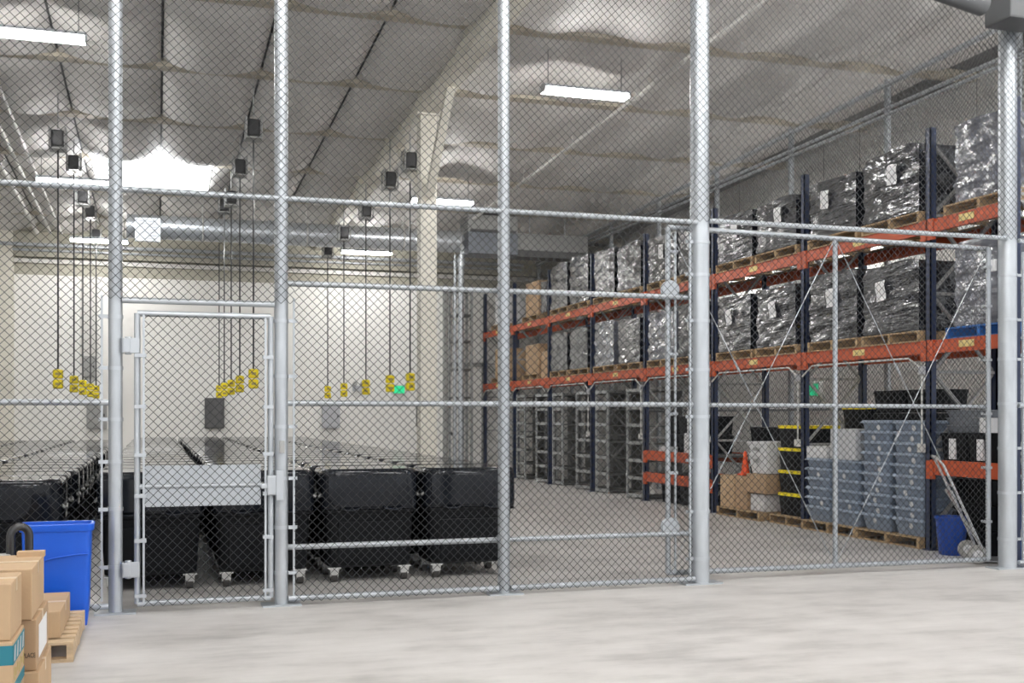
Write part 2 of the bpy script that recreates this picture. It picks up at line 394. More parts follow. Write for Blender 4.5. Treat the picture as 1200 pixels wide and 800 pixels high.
MB().box(-.6, .6, -.4, .4, 0, .5).build('casing', M['ductdark'], o, .01)
MB().box(-.6, .6, -.38, .38, .5, .9).build('upper_casing', M['midgrey'], o, .01)
MB().box(-.55, .55, -.415, -.38, .50, .56).build('seam_trim', M['darkgrey'], o)
lv = MB()
for k in range(6): lv.box(-.625, -.6, -.3, .3, .55 + .055*k, .58 + .055*k)
lv.build('louvre', M['darkgrey'], o)
fan = MB(); fan.lathe([(.2, 0), (.33, .03), (.3, .12), (.1, .16)], (.12, 0, .9)); fan.build('fan_cowl', M['darkgrey'], o)
for x in (-.5, .5): MB().cyl((x, 0, .9), (x, 0, 1.1), .012, 8).build('hanger', M['galv'], o)
o = thing('rectangular_duct', 'dark rectangular duct running right from the air handler to the side fence', 'duct', (9.0, 25.5, 5.3))
MB().box(-.92, .88, -.3, .3, .16, .55).build('duct_body', M['midgrey'], o, .008)
MB().box(-.92, .88, -.28, .28, 0, .16).build('lower_duct', M['darkgrey'], o, .008)
for x in (-.5, .4): MB().cyl((x, 0, .55), (x, 0, 1.06), .012, 8).build('hanger', M['galv'], o)
o = thing('riser_pipe', 'galvanised vertical riser pipe standing between the bins and the rack end', 'pipe', (6.75, 25.3, 0))
MB().cyl((0, 0, 0), (0, 0, 5.3), .07).build('pipe_body', M['galv'], o)
MB().cyl((-.13, .05, 0), (-.13, .05, 5.3), .03).build('side_pipe', M['galv'], o)
MB().cyl((0, 0, 5.02), (0, 0, 5.2), .1).build('collar', M['galv_bright'], o)

# ------------------------------------------------------------------ ceiling lights
def make_light(loc, label, rz=0., chain=.78):
    o = thing('strip_light', label, 'ceiling light', loc, rz, 'twin-tube strip lights')
    b = MB(); b.box(-.64, .64, -.05, .05, .045, .10); b.box(-.64, .64, -.13, .13, .035, .046); b.box(-.64, -.62, -.12, .12, -.02, .08); b.box(.62, .64, -.12, .12, -.02, .08)
    b.build('housing', M['galv_bright'], o, .004)
    for s in (-1, 1): MB().cyl((-.62, s * .082, .0), (.62, s * .082, .0), .019, 10).build('tube', M['tube'], o)
    MB().cyl((.64, 0, 0), (.75, 0, -.012), .025, 8).build('sensor', M['pipe'], o)
    for x in (-.55, .55):
        MB().cyl((x, 0, .1), (x, 0, chain), .006, 6).build('chain', M['darkgrey'], o)
    return o
L0_ = make_light((5.72, 14.7, Zc(14.7) - .7), 'twin-tube strip light hanging in front of the third fence post from the gate')
for x, y, lb in ((-1.45, 14.45, 'twin-tube strip light cut by the left edge above the reels'),
                 (-1.45, 21.95, 'twin-tube strip light low left of the skylight'),
                 (5.42, 21.8, 'twin-tube strip light close to the right of the cream column'),
                 (-1.28, 27.8, 'far strip light near the back wall left of the gate hinge post'),
                 (4.98, 27.8, 'far strip light above the bins left of the column'),
                 (-1.45, 7.6, 'added unseen twin-tube strip light over the near floor on the left'), (2.2, 7.0, 'added unseen twin-tube strip light over the near floor in the middle'),  # this line onward: lamps added out of view to brighten the foreground
                 (5.72, 7.6, 'added unseen twin-tube strip light over the near floor on the right'), (9.3, 7.0, 'added unseen twin-tube strip light over the near floor far right'),
                 (.4, 4.2, 'added unseen twin-tube strip light between camera and gate'), (4.0, 4.2, 'added unseen twin-tube strip light between camera and third post'),
                 (7.6, 4.2, 'added unseen twin-tube strip light between camera and corner post'), (11.6, 5.6, 'added unseen twin-tube strip light beyond the corner post'),
                 (-1.45, 1.0, 'added unseen twin-tube strip light over the camera on the left'), (2.2, .6, 'added unseen twin-tube strip light over the camera aisle'),
                 (5.72, 1.0, 'added unseen twin-tube strip light over the camera on the right')):
    dup(L0_, (x, y, Zc(y) - .7), lb)

for y, lb in ((13.2, 'added low-hung strip light hidden beyond the side fence behind the near rack bays'), (17.2, 'added low-hung strip light hidden beyond the side fence behind the middle rack bays'),
              (21.4, 'added low-hung strip light hidden beyond the side fence behind the far rack bays')):
    make_light((11.55, y, 5.02), lb, PI / 2, Zc(y) - 5.12)  # added lamps, hidden by the loads, to brighten the wall behind the rack
# ------------------------------------------------------------------ front fence
FY = 9.235      # fabric plane
fence = thing('chain_link_fence', 'tall galvanised chain-link partition fence across the warehouse', 'fence', (0, 9.3, 0))
def fpart(mb, name, m, parent=None, bevel=0.):
    o = mb.build(name, m, None, bevel); o.parent = parent or fence
    if parent is None: o.matrix_parent_inverse = Matrix.Translation((0, -9.3, 0))
    return o
POSTS = [(-.31, 9.30, .053, 6.9), (.965, 9.30, .055, 6.9), (2.865, 9.30, .052, 6.9), (4.765, 9.34, .088, 6.9), (8.22, 9.34, .090, 5.6)]
bands = {0: ((-1, (.35, .80, 1.17, 1.50, 1.9, 2.3)),), 1: ((1, (.25, .62, 1.02, 1.44, 1.85, 2.3)),), 3: ((-1, (.22, .65, 1.12, 1.52, 1.95, 2.4, 2.82, 3.12)),),
         4: ((1, (.28, .75, 1.2, 1.65, 2.1, 2.5, 2.95)),)}
for i, (x, y, r, zt) in enumerate(POSTS):
    p = MB().cyl((x, y, 0), (x, y, zt), r, 28); po = fpart(p, 'post', M['galv'])
    pl = MB().box(x - .1 - r, x + .1 + r, y - .1, y + .1, 0, .014); q = fpart(pl, 'base_plate', M['galv'], po)
    for sx, zs in bands.get(i, ()):
        xb = x + sx * (r + .055)
        for z in zs:
            b = MB().cyl((x, y, z), (x, y, z + .028), r + .006, 24)
            b.box(min(x + sx * r, xb + sx*.015), max(x + sx * r, xb + sx * .015), y - .045, y - .025, z, z + .028)
            fpart(b, 'tension_band', M['galv_bright'], po)
def tbar(x, z0, z1, y=9.28, par=None):
    return fpart(MB().box(x - .008, x + .008, y - .012, y + .012, z0, z1), 'tension_bar', M['galv_bright'], par)
tbar(-.31 - .10, .1, 2.48); tbar(.965 + .10, .06, 2.5); tbar(4.765 - .13, .06, 3.2); tbar(8.22 + .145, .06, 3.2, 9.29)
def rail(x0, x1, z, r=.024, y=9.275, name='rail'):
    return fpart(MB().cyl((x0, y, z), (x1, y, z), r, 14), name, M['galv'])
rail(-3.4, 4.70, 3.31); rail(4.83, 8.15, 3.33); rail(8.3, 9.9, 3.31)
rail(-3.4, -.36, 1.645); rail(1.02, 4.68, 1.645, y=9.32); rail(8.3, 9.9, 1.645)
rail(-3.4, -.36, .06); rail(1.02, 2.81, .055); rail(2.92, 4.68, .055); rail(8.3, 9.9, .06)
rail(-.26, .91, 2.445, name='gate_header')
rail(1.0, 4.72, 2.635, .024, 9.40, 'track_pipe'); rail(1.0, 4.72, .458, .024, 9.40, 'track_pipe')
for z in (2.635, .458):
    for x, r in ((.965, .055), (2.865, .052), (4.765, .088)):
        fpart(MB().box(x - .03, x + .03, 9.3, 9.42, z - .035, z + .035), 'track_bracket', M['galv_bright'], bevel=.004)
ZT = 6.75
for nm, x0, x1, z0, z1 in (('chain_link_mesh', -3.4, -.415, .03, ZT), ('chain_link_mesh', -.415, 1.065, 2.45, ZT), ('chain_link_mesh', 1.065, 4.64, .03, ZT),
                           ('chain_link_mesh', 4.64, 9.9, 3.31, ZT), ('chain_link_mesh', 8.36, 9.9, .03, 3.31)):
    f = fabric_x(nm, x0, x1, z0, z1, FY, fence); f.matrix_parent_inverse = Matrix.Translation((0, -9.3, 0))
# grey soffit stub over the corner post
o = tag(MB().box(7.78, 9.6, 8.8, 9.16, 5.36, 6.2).build('duct_stub', M['beamgrey'], None, .02), 'grey blurred box beam over the corner fence post at upper right', 'box beam')
o = tag(MB().cyl((6.6, 8.75, 5.56), (7.5, 8.85, 5.45), .10).build('hanging_pipe', M['beamgrey']), 'short dark pipe hung near the ceiling left of the corner post top', 'pipe')

# walk-in gate
gate = thing('walk_gate', 'hinged chain-link walk-in gate with frosted guard panel and latch', 'gate', (-.15, 9.28, 0))
def gp(mb, name, m, parent=None, bevel=0.):
    o = mb.build(name, m, None, bevel); o.parent = parent or gate
    if parent is None: o.matrix_parent_inverse = Matrix.Translation((.15, -9.28, 0))
    return o
y = 9.28; r = .024
loop = [(-.148, y, .07), (-.148, y, 2.345), (.878, y, 2.345), (.878, y, .07)]
fr = MB()
for a, b in zip(loop, loop[1:] + loop[:1]): fr.cyl(a, b, r, 14)
gf = gp(fr, 'frame', M['galv'])
gp(MB().cyl((-.13, y - .0, .985), (.86, y, .985), .022, 14), 'mid_rail', M['galv_bright'])
gm = fabric_x('chain_link_mesh', -.10, .835, .05, 2.33, FY + .01, gate); gm.matrix_parent_inverse = Matrix.Translation((.15, -9.28, 0))
for x in (-.10, .835):
    tb = gp(MB().box(x - .008, x + .008, y - .04, y - .016, .07, 2.33), 'tension_bar', M['galv_bright'])
    for z in (.12, .55, .9, 1.22, 1.6, 2.0):
        gp(MB().box(min(x, -.148 if x < 0 else .878) - .02, max(x, -.148 if x < 0 else .878) + .02, y - .045, y + .03, z, z + .028), 'tension_band', M['galv_bright'], tb)
gp(MB().box(-.098, .80, y - .012, y - .004, .825, 1.15), 'guard_panel', M['plastic_guard'], bevel=.002)
for z in (2.09, .34):
    h = MB(); h.cyl((-.215, y, z - .07), (-.215, y, z + .07), .026, 14)
    h.box(-.26, -.2, y - .05, y - .02, z - .055, z + .055); h.box(-.215, -.13, y - .04, y - .015, z - .06, z + .06); h.box(-.262, -.248, y-.05, y+.05, z-.06, z+.06)
    gp(h, 'hinge', M['galv_bright'], bevel=.004)
lt = gp(MB().box(.845, .94, y - .075, y + .03, .90, 1.06), 'latch_box', M['galv_bright'], bevel=.012)
gp(MB().box(.80, .86, y - .06, y - .01, .955, .995), 'latch_bar', M['galv_bright'], lt, .006)
gp(MB().box(.915, .975, y - .09, y - .055, .86, 1.1), 'latch_plate', M['galv_bright'], lt, .006)
gp(MB().box(.945, .985, FY - .02, FY + .012, 1.24, 1.34), 'card_reader', M['midgrey'], None, .004)

# sliding gate behind the fence
sg = thing('sliding_gate', 'wide chain-link sliding gate with crossed truss rods behind the fence', 'gate', (6.3, 9.47, 0))
def sp(mb, name, m, parent=None, bevel=0.):
    o = mb.build(name, m, None, bevel); o.parent = parent or sg
    if parent is None: o.matrix_parent_inverse = Matrix.Translation((-6.3, -9.47, 0))
    return o
y = 9.50
fr = MB(); lp = [(4.52, y, .085), (4.52, y, 3.29), (8.12, y, 3.25), (8.12, y, .075)]
for a, b in zip(lp, lp[1:] + lp[:1]): fr.cyl(a, b, .026, 14)
sp(fr, 'frame', M['galv'])
sp(MB().cyl((6.31, y, .08), (6.31, y, 3.27), .024, 14), 'stile', M['galv'])
sp(MB().cyl((4.54, y, 1.645), (8.1, y, 1.635), .022, 14), 'mid_rail', M['galv'])
for a, b in (((4.54, y, .1), (6.3, y, 3.26)), ((4.54, y, 3.26), (6.3, y, .1)), ((6.32, y, .1), (8.1, y, 3.24)), ((6.32, y, 3.26), (8.1, y, .1))):
    t = sp(MB().cyl(a, b, .0042, 6), 'truss_rod', M['galv'])
    q = Vector(a).lerp(Vector(b), .38); q2 = Vector(a).lerp(Vector(b), .41); sp(MB().cyl(q, q2, .011, 8), 'turnbuckle', M['galv_bright'], t)
f = fabric_x('chain_link_mesh', 4.58, 8.08, .06, 3.27, 9.465, sg); f.matrix_parent_inverse = Matrix.Translation((-6.3, -9.47, 0))
for x in (4.58, 8.08): sp(MB().box(x - .008, x + .008, 9.46, 9.48, .08, 3.25), 'tension_bar', M['galv_bright'])
for z in (2.70, .52):
    wmb = MB(); wmb.lathe([(.03, -.03), (.085, -.028), (.085, -.018), (.06, -.006), (.06, .006), (.085, .018), (.085, .028), (.03, .03)], n=24)
    wmb.xf(Matrix.Translation((4.50, 9.415, z)) @ Matrix.Rotation(PI/2, 4, 'X')); wl = sp(wmb, 'roller', M['galv_bright'])
    sp(MB().box(4.46, 4.6, 9.44, 9.47, z - .05, z + .05), 'roller_bracket', M['galv_bright'], wl, .005)
for z in (.45, 1.0, 1.55, 2.1, 2.65, 3.05):
    for x, xx in ((4.52, 4.59), (8.12, 8.07)):
        sp(MB().box(min(x, xx) - .015, max(x, xx) + .012, 9.455, 9.53, z, z + .025), 'tension_band', M['galv_bright'])
sp(MB().box(8.13, 8.17, 9.43, 9.52, 3.02, 3.14), 'latch_catch', M['paper'], bevel=.006)

# side fence behind the rack
SX = 10.05
sf = thing('side_fence', 'chain-link side fence running behind the pallet rack', 'fence', (SX, 9.4, 0))
def sfp(mb, name, m):
    o = mb.build(name, m); o.parent = sf; o.matrix_parent_inverse = Matrix.Translation((-SX, -9.4, 0)); return o
for k in range(8):
    yy = 11.3 + 2.6 * k; sfp(MB().cyl((SX + .06, yy, 0), (SX + .06, yy, Zc(yy) - .35), .05, 16), 'post', M['galv'])
sfp(MB().cyl((SX, 9.5, Zc(9.5) - .46), (SX, 29.5, Zc(29.5) - .40), .04, 12), 'top_rail', M['galv'])
sfp(MB().cyl((SX - .02, 9.5, 6.02), (SX - .02, 29.5, 5.78), .026, 12), 'rail', M['galv'])
sfp(MB().cyl((SX - .02, 9.5, 5.93), (SX - .02, 29.5, 5.69), .026, 12), 'rail', M['galv'])
sfp(MB().cyl((SX, 9.5, 1.645), (SX, 29.5, 1.645), .024, 12), 'rail', M['galv'])
f = fabric_y('chain_link_mesh', 9.4, 29.6, .03, 6.0, SX - .03, sf); f.matrix_parent_inverse = Matrix.Translation((-SX, -9.4, 0))
f2 = fabric_y('chain_link_mesh', 9.4, 18.0, 6.0, 6.32, SX - .03, sf); f2.matrix_parent_inverse = Matrix.Translation((-SX, -9.4, 0))

# ------------------------------------------------------------------ rolling bins
def make_bin(label):
    o = thing('rolling_bin', label, 'wheeled bin', (0, 0, 0), 0, 'black rolling bins parked nose to tail')
    b = MB().loft([(.70, .52, .08, .135, 0, 0), (.78, .58, .08, .15, 0, 0), (.84, .62, .08, .64, 0, 0), (.90, .67, .09, .645, 0, 0), (.90, .67, .09, .67, 0, 0)])
    b.box(-.30, .30, -.33, -.29, .2, .56); b.build('body', M['black'], o)
    l = MB().loft([(.88, .67, .09, .675, 0, 0), (.90, .70, .10, .68, 0, 0), (.90, .72, .10, .74, 0, 0), (.905, .745, .14, .96, 0, 0), (.90, .735, .14, 1.0, 0, .0),
                   (.885, .715, .14, 1.028, 0, 0), (.86, .685, .14, 1.044, 0, 0), (.83, .65, .14, 1.05, 0, 0)], 6)
    l.build('lid', M['lid'], o)
    # bowed front panel set on the hood
    pn = MB(); vs = []; N = 10
    prof = [(-.40, .99)] + [(-.40 + .0 * k, .99 - .2 * k / 3) for k in range(1, 4)] + [(-.38 + .10 * (1 - math.cos(t)) , .79 - .09 * math.sin(t)) for t in [PI/2 * k / 6 for k in range(1, 7)]]
    out = prof + [(-.28 + .36 * k / 4, .70) for k in range(1, 5)] + [(.08 + .13 * math.sin(t), .70 + .13 * (1 - math.cos(t))) for t in [PI/2 * k / 6 for k in range(1, 7)]] + [(.23, .99)]
    n = len(out)
    for yy in (-.377, -.352): vs += [(x, yy, z) for x, z in out]
    pn.add(vs, [tuple(range(n)), tuple(reversed(range(n, 2*n)))] + [(i, n + i, n + (i+1) % n, (i+1) % n) for i in range(n)])
    pn.build('front_panel', M['lid'], o, .004)
    for x in (-.2, .2):
        MB().tube([(x + .085 * math.cos(t), -.362 - .03 * math.sin(t), .70 - .028 * math.sin(t)) for t in [PI * k / 8 for k in range(9)]], .011, 8).build('handle', M['lid'], o)
    for sx in (-1, 1):
        hm = MB(); hm.tube([(sx * .44, -.25, .82), (sx * .462, -.25, .80), (sx * .47, -.1, .78), (sx * .462, .05, .80), (sx * .44, .05, .82)], .012, 8)
        hm.build('side_handle', M['midgrey'], o)
    for sx in (-1, 1):
        for sy in (-1, 1):
            c = MB(); x, yy = sx * .33, sy * .24
            c.box(x - .06, x + .06, yy - .05, yy + .05, .125, .138)
            for q in (-1, 1):
                c.add([(x + q*.034, yy - .055, .128), (x + q*.034, yy + .045, .128), (x + q*.034, yy + .045, .06), (x + q*.034, yy - .01, .035), (x + q*.034, yy - .035, .06),
                       (x + q*.039, yy - .055, .128), (x + q*.039, yy + .045, .128), (x + q*.039, yy + .045, .06), (x + q*.039, yy - .01, .035), (x + q*.039, yy - .035, .06)],
                      [(0, 1, 2, 3, 4), (9, 8, 7, 6, 5), (0, 4, 9, 5), (1, 0, 5, 6), (2, 1, 6, 7), (3, 2, 7, 8), (4, 3, 8, 9)])
            c.add([(x-.042, yy-.056, .13), (x+.042, yy-.056, .13), (x+.034, yy-.04, .06), (x-.034, yy-.04, .06)], [(0, 3, 2, 1)])
            k = c.build('caster_fork', M['castermetal'], o)
            wmb = MB().cyl((x - .027, yy + .005, .05), (x + .027, yy + .005, .05), .05, 18); wmb.build('caster_wheel', M['rubber'], k)
    return o
colx = [(-.05, 'behind the walk-in gate, hinge side'), (.925, 'behind the walk-in gate, latch side'), (1.895, 'right of the gate'), (2.865, 'nearest the open floor')]
colnames = ['row behind the gate hinge side', 'row behind the gate latch side', 'middle row right of the gate', 'row beside the open floor']
PITCH = .765; Y0 = 10.68
proto = None
for ci, (cx, _) in enumerate(colx):
    for k in range(22):
        yy = Y0 + PITCH * k + (.02 * ci if k else 0)
        lb = ('frontmost' if k == 0 else 'rearmost' if k == 21 else ORD[k + 1]) + (' black rolling bin in the ' if k in (0, 21) else ' black rolling bin back in the ') + colnames[ci]
        loc = (cx + (0 if k < 1 else random.uniform(-.012, .012)), yy, 0); rz = random.uniform(-.006, .006) if k else 0.
        if proto is None:
            proto = make_bin(lb); proto.location = loc
        else:
            dup(proto, loc, lb, rz, None, None, () if k == 0 else ('front_panel', 'handle', 'side_handle') if k > 2 else ('front_panel', 'handle'))
leftnames = ['left block row nearest the gate', 'second row of the left block', 'third row of the left block']
for ci, cx in enumerate((-1.22, -2.19, -3.16)):
    for k in range(22):
        yy = 10.6 + PITCH * k
        lb = ('frontmost' if k == 0 else 'rearmost' if k == 21 else ORD[k + 1]) + (' black rolling bin in the ' if k in (0, 21) else ' black rolling bin back in the ') + leftnames[ci]
        dup(proto, (cx + (random.uniform(-.012, .012) if k else 0), yy, 0), lb, random.uniform(-.006, .006), None, (1, 1, .955),
            () if k == 0 else ('front_panel', 'handle') if k > 5 else ('front_panel', 'handle'))

# ------------------------------------------------------------------ power-drop reels
def make_reel(label):
    o = thing('cord_reel', label, 'cord reel', (0, 0, 0), 0, 'ceiling cord reels with yellow outlet boxes')
    h = MB()
    for x in (-.115, .115):
        h.box(x - .012, x + .012, -.15, .15, -.32, -.29); h.box(x - .012, x + .012, -.15, .15, -.02, .0)
        h.box(x - .012, x + .012, -.15, -.12, -.32, 0); h.box(x - .012, x + .012, .12, .15, -.32, 0)
    h.box(-.125, .125, -.15, .15, -.335, -.315)
    h.build('bracket', M['midgrey'], o)
    s = MB().lathe([(.05, -.09), (.135, -.09), (.135, -.075), (.09, -.07), (.09, .07), (.135, .075), (.135, .09), (.05, .09)], n=24)
    s.xf(Matrix.Translation((0, 0, -.16)) @ Matrix.Rotation(PI/2, 4, 'Y')); s.build('spool', M['blackmetal'], o)
    MB().box(-.08, .08, -.12, .12, -.28, -.04).build('spool_housing', M['blackmetal'], o, .02)
    MB().cyl((0, 0, 0), (0, 0, .55), .012, 8).build('hanger', M['midgrey'], o)
    return o
def reel_drop(o, zc, top):
    MB().cyl((0, 0, -.32), (0, 0, -(top - 2.24)), .013, 8).build('cord', M['blackmetal'], o)
    for z in (2.185, 2.03):
        b = MB(); c = -(top - z)
        b.loft([(.10, .10, .03, c - .07, 0, 0), (.145, .13, .03, c - .058, 0, 0), (.145, .13, .03, c + .058, 0, 0), (.09, .09, .03, c + .072, 0, 0)])
        bo = b.build('outlet_box', M['yellow'], o)
        MB().box(-.035, .035, -.07, -.06, c - .02, c + .02).build('socket', M['ochre'] if 'ochre' in M else M['olive'], bo)
specs = [(-1.45, 18.54, 5.95), (-1.41, 21.4, 6.2), (-1.41, 23.9, 6.05), (-1.40, 26.4, 6.2), (-1.38, 28.4, 6.0),
         (1.40, 17.5, 6.08), (1.40, 20.46, 6.12), (1.40, 22.87, 6.02), (1.385, 25.0, 6.25), (1.38, 27.0, 6.1),
         (4.02, 18.35, 5.95), (3.9, 19.45, 5.85), (3.93, 22.0, 5.75), (3.9, 24.55, 5.7), (3.88, 26.86, 5.65)]
rows = ['left line beside the hinge post', 'line above the walk-in gate', 'line under the roof beam']
pr = None
for i, (x, y, z) in enumerate(specs):
    lb = ('nearest', 'second', 'third', 'fourth', 'farthest')[i % 5] + ' hanging cord reel with yellow outlets in the ' + rows[i // 5]
    if pr is None: o = pr = make_reel(lb)
    else:
        o = dup(pr0, (0, 0, 0), lb)
    if i == 0:
        pr0 = pr.copy()   # bare template, linked children are copied below from pr
        pr0 = pr
        first = o
    o.location = (x, y, z)
    if i == 0: continue
    reel_drop(o, 0, z)
reel_drop(first, 0, specs[0][2])
# ------------------------------------------------------------------ pallet rack
RX, RD = 8.45, 1.0
UY = [9.55] + [10.87 + 2.63 * k for k in range(8)]
LV = (2.33, 3.715)
rack = thing('pallet_rack', 'long navy and orange pallet rack along the right side', 'pallet rack', (RX, 10.87, 0))
def rp(mb, name, m, parent=None, bevel=0.):
    o = mb.build(name, m, None, bevel); o.parent = parent or rack
    if parent is None: o.matrix_parent_inverse = Matrix.Translation((-RX, -10.87, 0))
    return o
for i, yu in enumerate(UY):
    u = MB()
    for x in (RX, RX + RD - .08):
        u.box(x, x + .08, yu - .045, yu - .03, 0, 4.85); u.box(x, x + .08, yu + .03, yu + .045, 0, 4.85); u.box(x, x + .015, yu - .045, yu + .045, 0, 4.85)
    uo = rp(u, 'upright_frame', M['navy'])
    bb = MB(); zs = [.25, 1.15, 2.05, 2.95, 3.85, 4.7]
    for k in range(5):
        a, b = (RX + .06, RX + RD - .06) if k % 2 == 0 else (RX + RD - .06, RX + .06)
        bb.obox((a, yu, zs[k]), (b, yu, zs[k+1]), .035, .035)
        bb.obox((b, yu + .02, zs[k]), (a, yu + .02, zs[k+1]), .03, .03)
        if k: bb.obox((RX + .06, yu, zs[k]), (RX + RD - .06, yu, zs[k]), .035, .035)
    rp(bb, 'cross_brace', M['midgrey'], uo)
    fp = MB()
    for x in (RX, RX + RD - .08): fp.box(x - .03, x + .11, yu - .07, yu + .07, 0, .012)
    rp(fp, 'foot_plate', M['navy'], uo)
for i in range(len(UY) - 1):
    y0, y1 = UY[i] + .05, UY[i+1] - .05
    for lv in LV:
        for xx, fr_ in ((RX - .01, True), (RX + RD - .05, False)):
            b = MB(); b.box(xx, xx + .05, y0, y1, lv - .075, lv + .045); b.box(xx + .02, xx + .05, y0, y1, lv + .045, lv + .075)
            if fr_:
                for ye in (y0, y1): b.box(xx - .008, xx + .03, ye - .06, ye + .06, lv - .16, lv + .08)
            bo = rp(b, 'shelf_beam', M['orange'])
            if fr_:
                for yl in ((y0 + y1) / 2,):
                    lt = rp(MB().box(xx - .006, xx - .001, yl - .12, yl + .12, lv - .03, lv + .045), 'beam_label', M['yellowtag'], bo)
# extra low beams
for (i, lv) in ((3, .84), (3, .45), (0, .96)):
    y0, y1 = UY[i] + .05, UY[i+1] - .05
    for xx in (RX - .01, RX + RD - .05):
        b = MB().box(xx, xx + .05, y0, y1, lv - .09, lv + .08)
        for ye in (y0, y1): b.box(xx - .008, xx + .03, ye - .06, ye + .06, lv - .14, lv + .07)
        rp(b, 'shelf_beam', M['orange'])
    rp(MB().box(RX + .04, RX + RD - .05, y0, y1, lv + .03, lv + .06), 'shelf_deck', M['shelfdark'])
# white conduit under the lower beam, drop boxes at the uprights
cn = thing('white_conduit', 'white conduit kinked around the rack uprights under the lower orange beam', 'conduit', (RX, 10.87, 2.2))
def cp(mb, name, m):
    o = mb.build(name, m); o.parent = cn; o.matrix_parent_inverse = Matrix.Translation((-RX, -10.87, -2.2)); return o
for i in range(1, len(UY) - 1):
    y0, y1 = UY[i], UY[i+1]
    cp(MB().tube([(RX - .04, y0 + .06, 2.08), (RX - .035, y0 + .3, 2.215), (RX - .035, y1 - .3, 2.215), (RX - .04, y1 - .06, 2.08)], .012, 8), 'conduit_run', M['pipe'])
for i in range(1, 6):
    cp(MB().box(RX - .06, RX - .015, UY[i] + .02, UY[i] + .09, 2.02, 2.11), 'junction_box', M['palegrey'])
    cp(MB().cyl((RX - .04, UY[i] + .055, 1.2), (RX - .04, UY[i] + .055, 2.0), .011, 8), 'conduit_drop', M['pipe'])
    cp(MB().box(RX - .07, RX - .015, UY[i] + .02, UY[i] + .10, 1.12, 1.22), 'outlet', M['pipe'])

# pallets and wrapped loads
def pallet_mb(ly, lx, h=.13):
    m = MB(); n = 7
    for k in range(n):
        x = -lx/2 + (lx - .09) * k / (n - 1); m.box(x, x + .09, -ly/2, ly/2, h - .018, h)
    for yy in (-ly/2 + .025, 0, ly/2 - .025): m.box(-lx/2, lx/2, yy - .022, yy + .022, .016, h - .018)
    for k in range(3):
        x = -lx/2 + (lx - .09) * k / 2; m.box(x, x + .09, -ly/2, ly/2, 0, .016)
    return m
PALLET = pallet_mb(1.14, .98).mesh('pallet', M['wood'])
def mesh_obj(name, me, label, cat, loc, group=None, scale=None, rz=0.):
    o = bpy.data.objects.new(name, me); C.objects.link(o); o.location = loc; o.rotation_euler = (0, 0, rz)
    if scale: o.scale = scale
    return tag(o, label, cat, group)
def load_mesh(seed, pale=False, wx=.94, wy=1.0, h=1.0):
    m = MB(); N = 22; vs = []; fs = []
    def disp(p):
        x, y, z = p
        n1 = noise.noise((x * 2.2 + seed * 7, y * 2.2, z * 6.5)); n2 = noise.noise((x * 6 + seed * 3, y * 6, z * 15 + 4))
        n3 = abs(noise.noise((x * 3 + z * 5 + seed, y * 3 - z * 4, z * 2)))
        q = .022 * n1 + .011 * n2 - .018 * n3
        top = z / h
        # slumped, uneven top edge and rounded corners
        rx, ry = x / (wx / 2), y / (wy / 2)
        sq = 1 - .05 * max(0, abs(rx) + abs(ry) - 1.55)
        sag = (.10 * noise.noise((x * 1.8 + seed * 5, y * 1.8, 3.3)) - .05 * max(0, abs(ry) - .75) * 3) * max(0, top - .8) * 4
        return (x * sq + q * rx * 1.2, y * sq + q * ry * 1.2, max(0, z + sag * .6) if z > 0 else 0)
    idx = {}
    def vid(p):
        k = tuple(round(c, 5) for c in p)
        if k not in idx: idx[k] = len(vs); vs.append(disp(p))
        return idx[k]
    def grid(f):
        for i in range(N):
            for j in range(N):
                fs.append(tuple(vid(f(a / N, b / N)) for a, b in ((i, j), (i+1, j), (i+1, j+1), (i, j+1))))
    hx, hy = wx / 2, wy / 2
    grid(lambda a, b: (-hx, hy - 2*hy*a, h*b)); grid(lambda a, b: (hx, -hy + 2*hy*a, h*b))
    grid(lambda a, b: (-hx + 2*hx*a, -hy, h*b)); grid(lambda a, b: (hx - 2*hx*a, hy, h*b))
    grid(lambda a, b: (-hx + 2*hx*a, -hy + 2*hy*b, h)); grid(lambda a, b: (-hx + 2*hx*a, hy - 2*hy*b, 0))
    m.add(vs, fs, True); me = m.mesh('wrapped_load', M['wrap_pale'] if pale else M['wrap']); return me
LOADS = [load_mesh(s) for s in (1, 2, 3, 4)]; PALE = [load_mesh(s, True) for s in (5, 6)]
def paper_mesh():
    m = MB(); vs = []; fs = []; nx = 5
    for i in range(nx + 1):
        for j in range(2): vs.append((-.012 + .010 * math.sin(i * 1.3), -.09 + .18 * j, .24 * i / nx))
    for i in range(nx): fs.append((2*i, 2*i+1, 2*i+3, 2*i+2))
    n = len(vs); vs += [(x + .002, y, z) for x, y, z in vs]; fs += [tuple(reversed([a + n for a in f])) for f in fs]
    m.add(vs, fs); return m.mesh('paper_label', M['paper'])
PAPER = paper_mesh()
bayname = ['bay against the corner post', 'bay above the grey tub stacks', 'bay above the yellow-lidded totes', 'bay with the low orange beams', 'fourth bay past the corner bay',
           'fifth bay past the corner bay', 'sixth bay past the corner bay', 'last bay at the back']
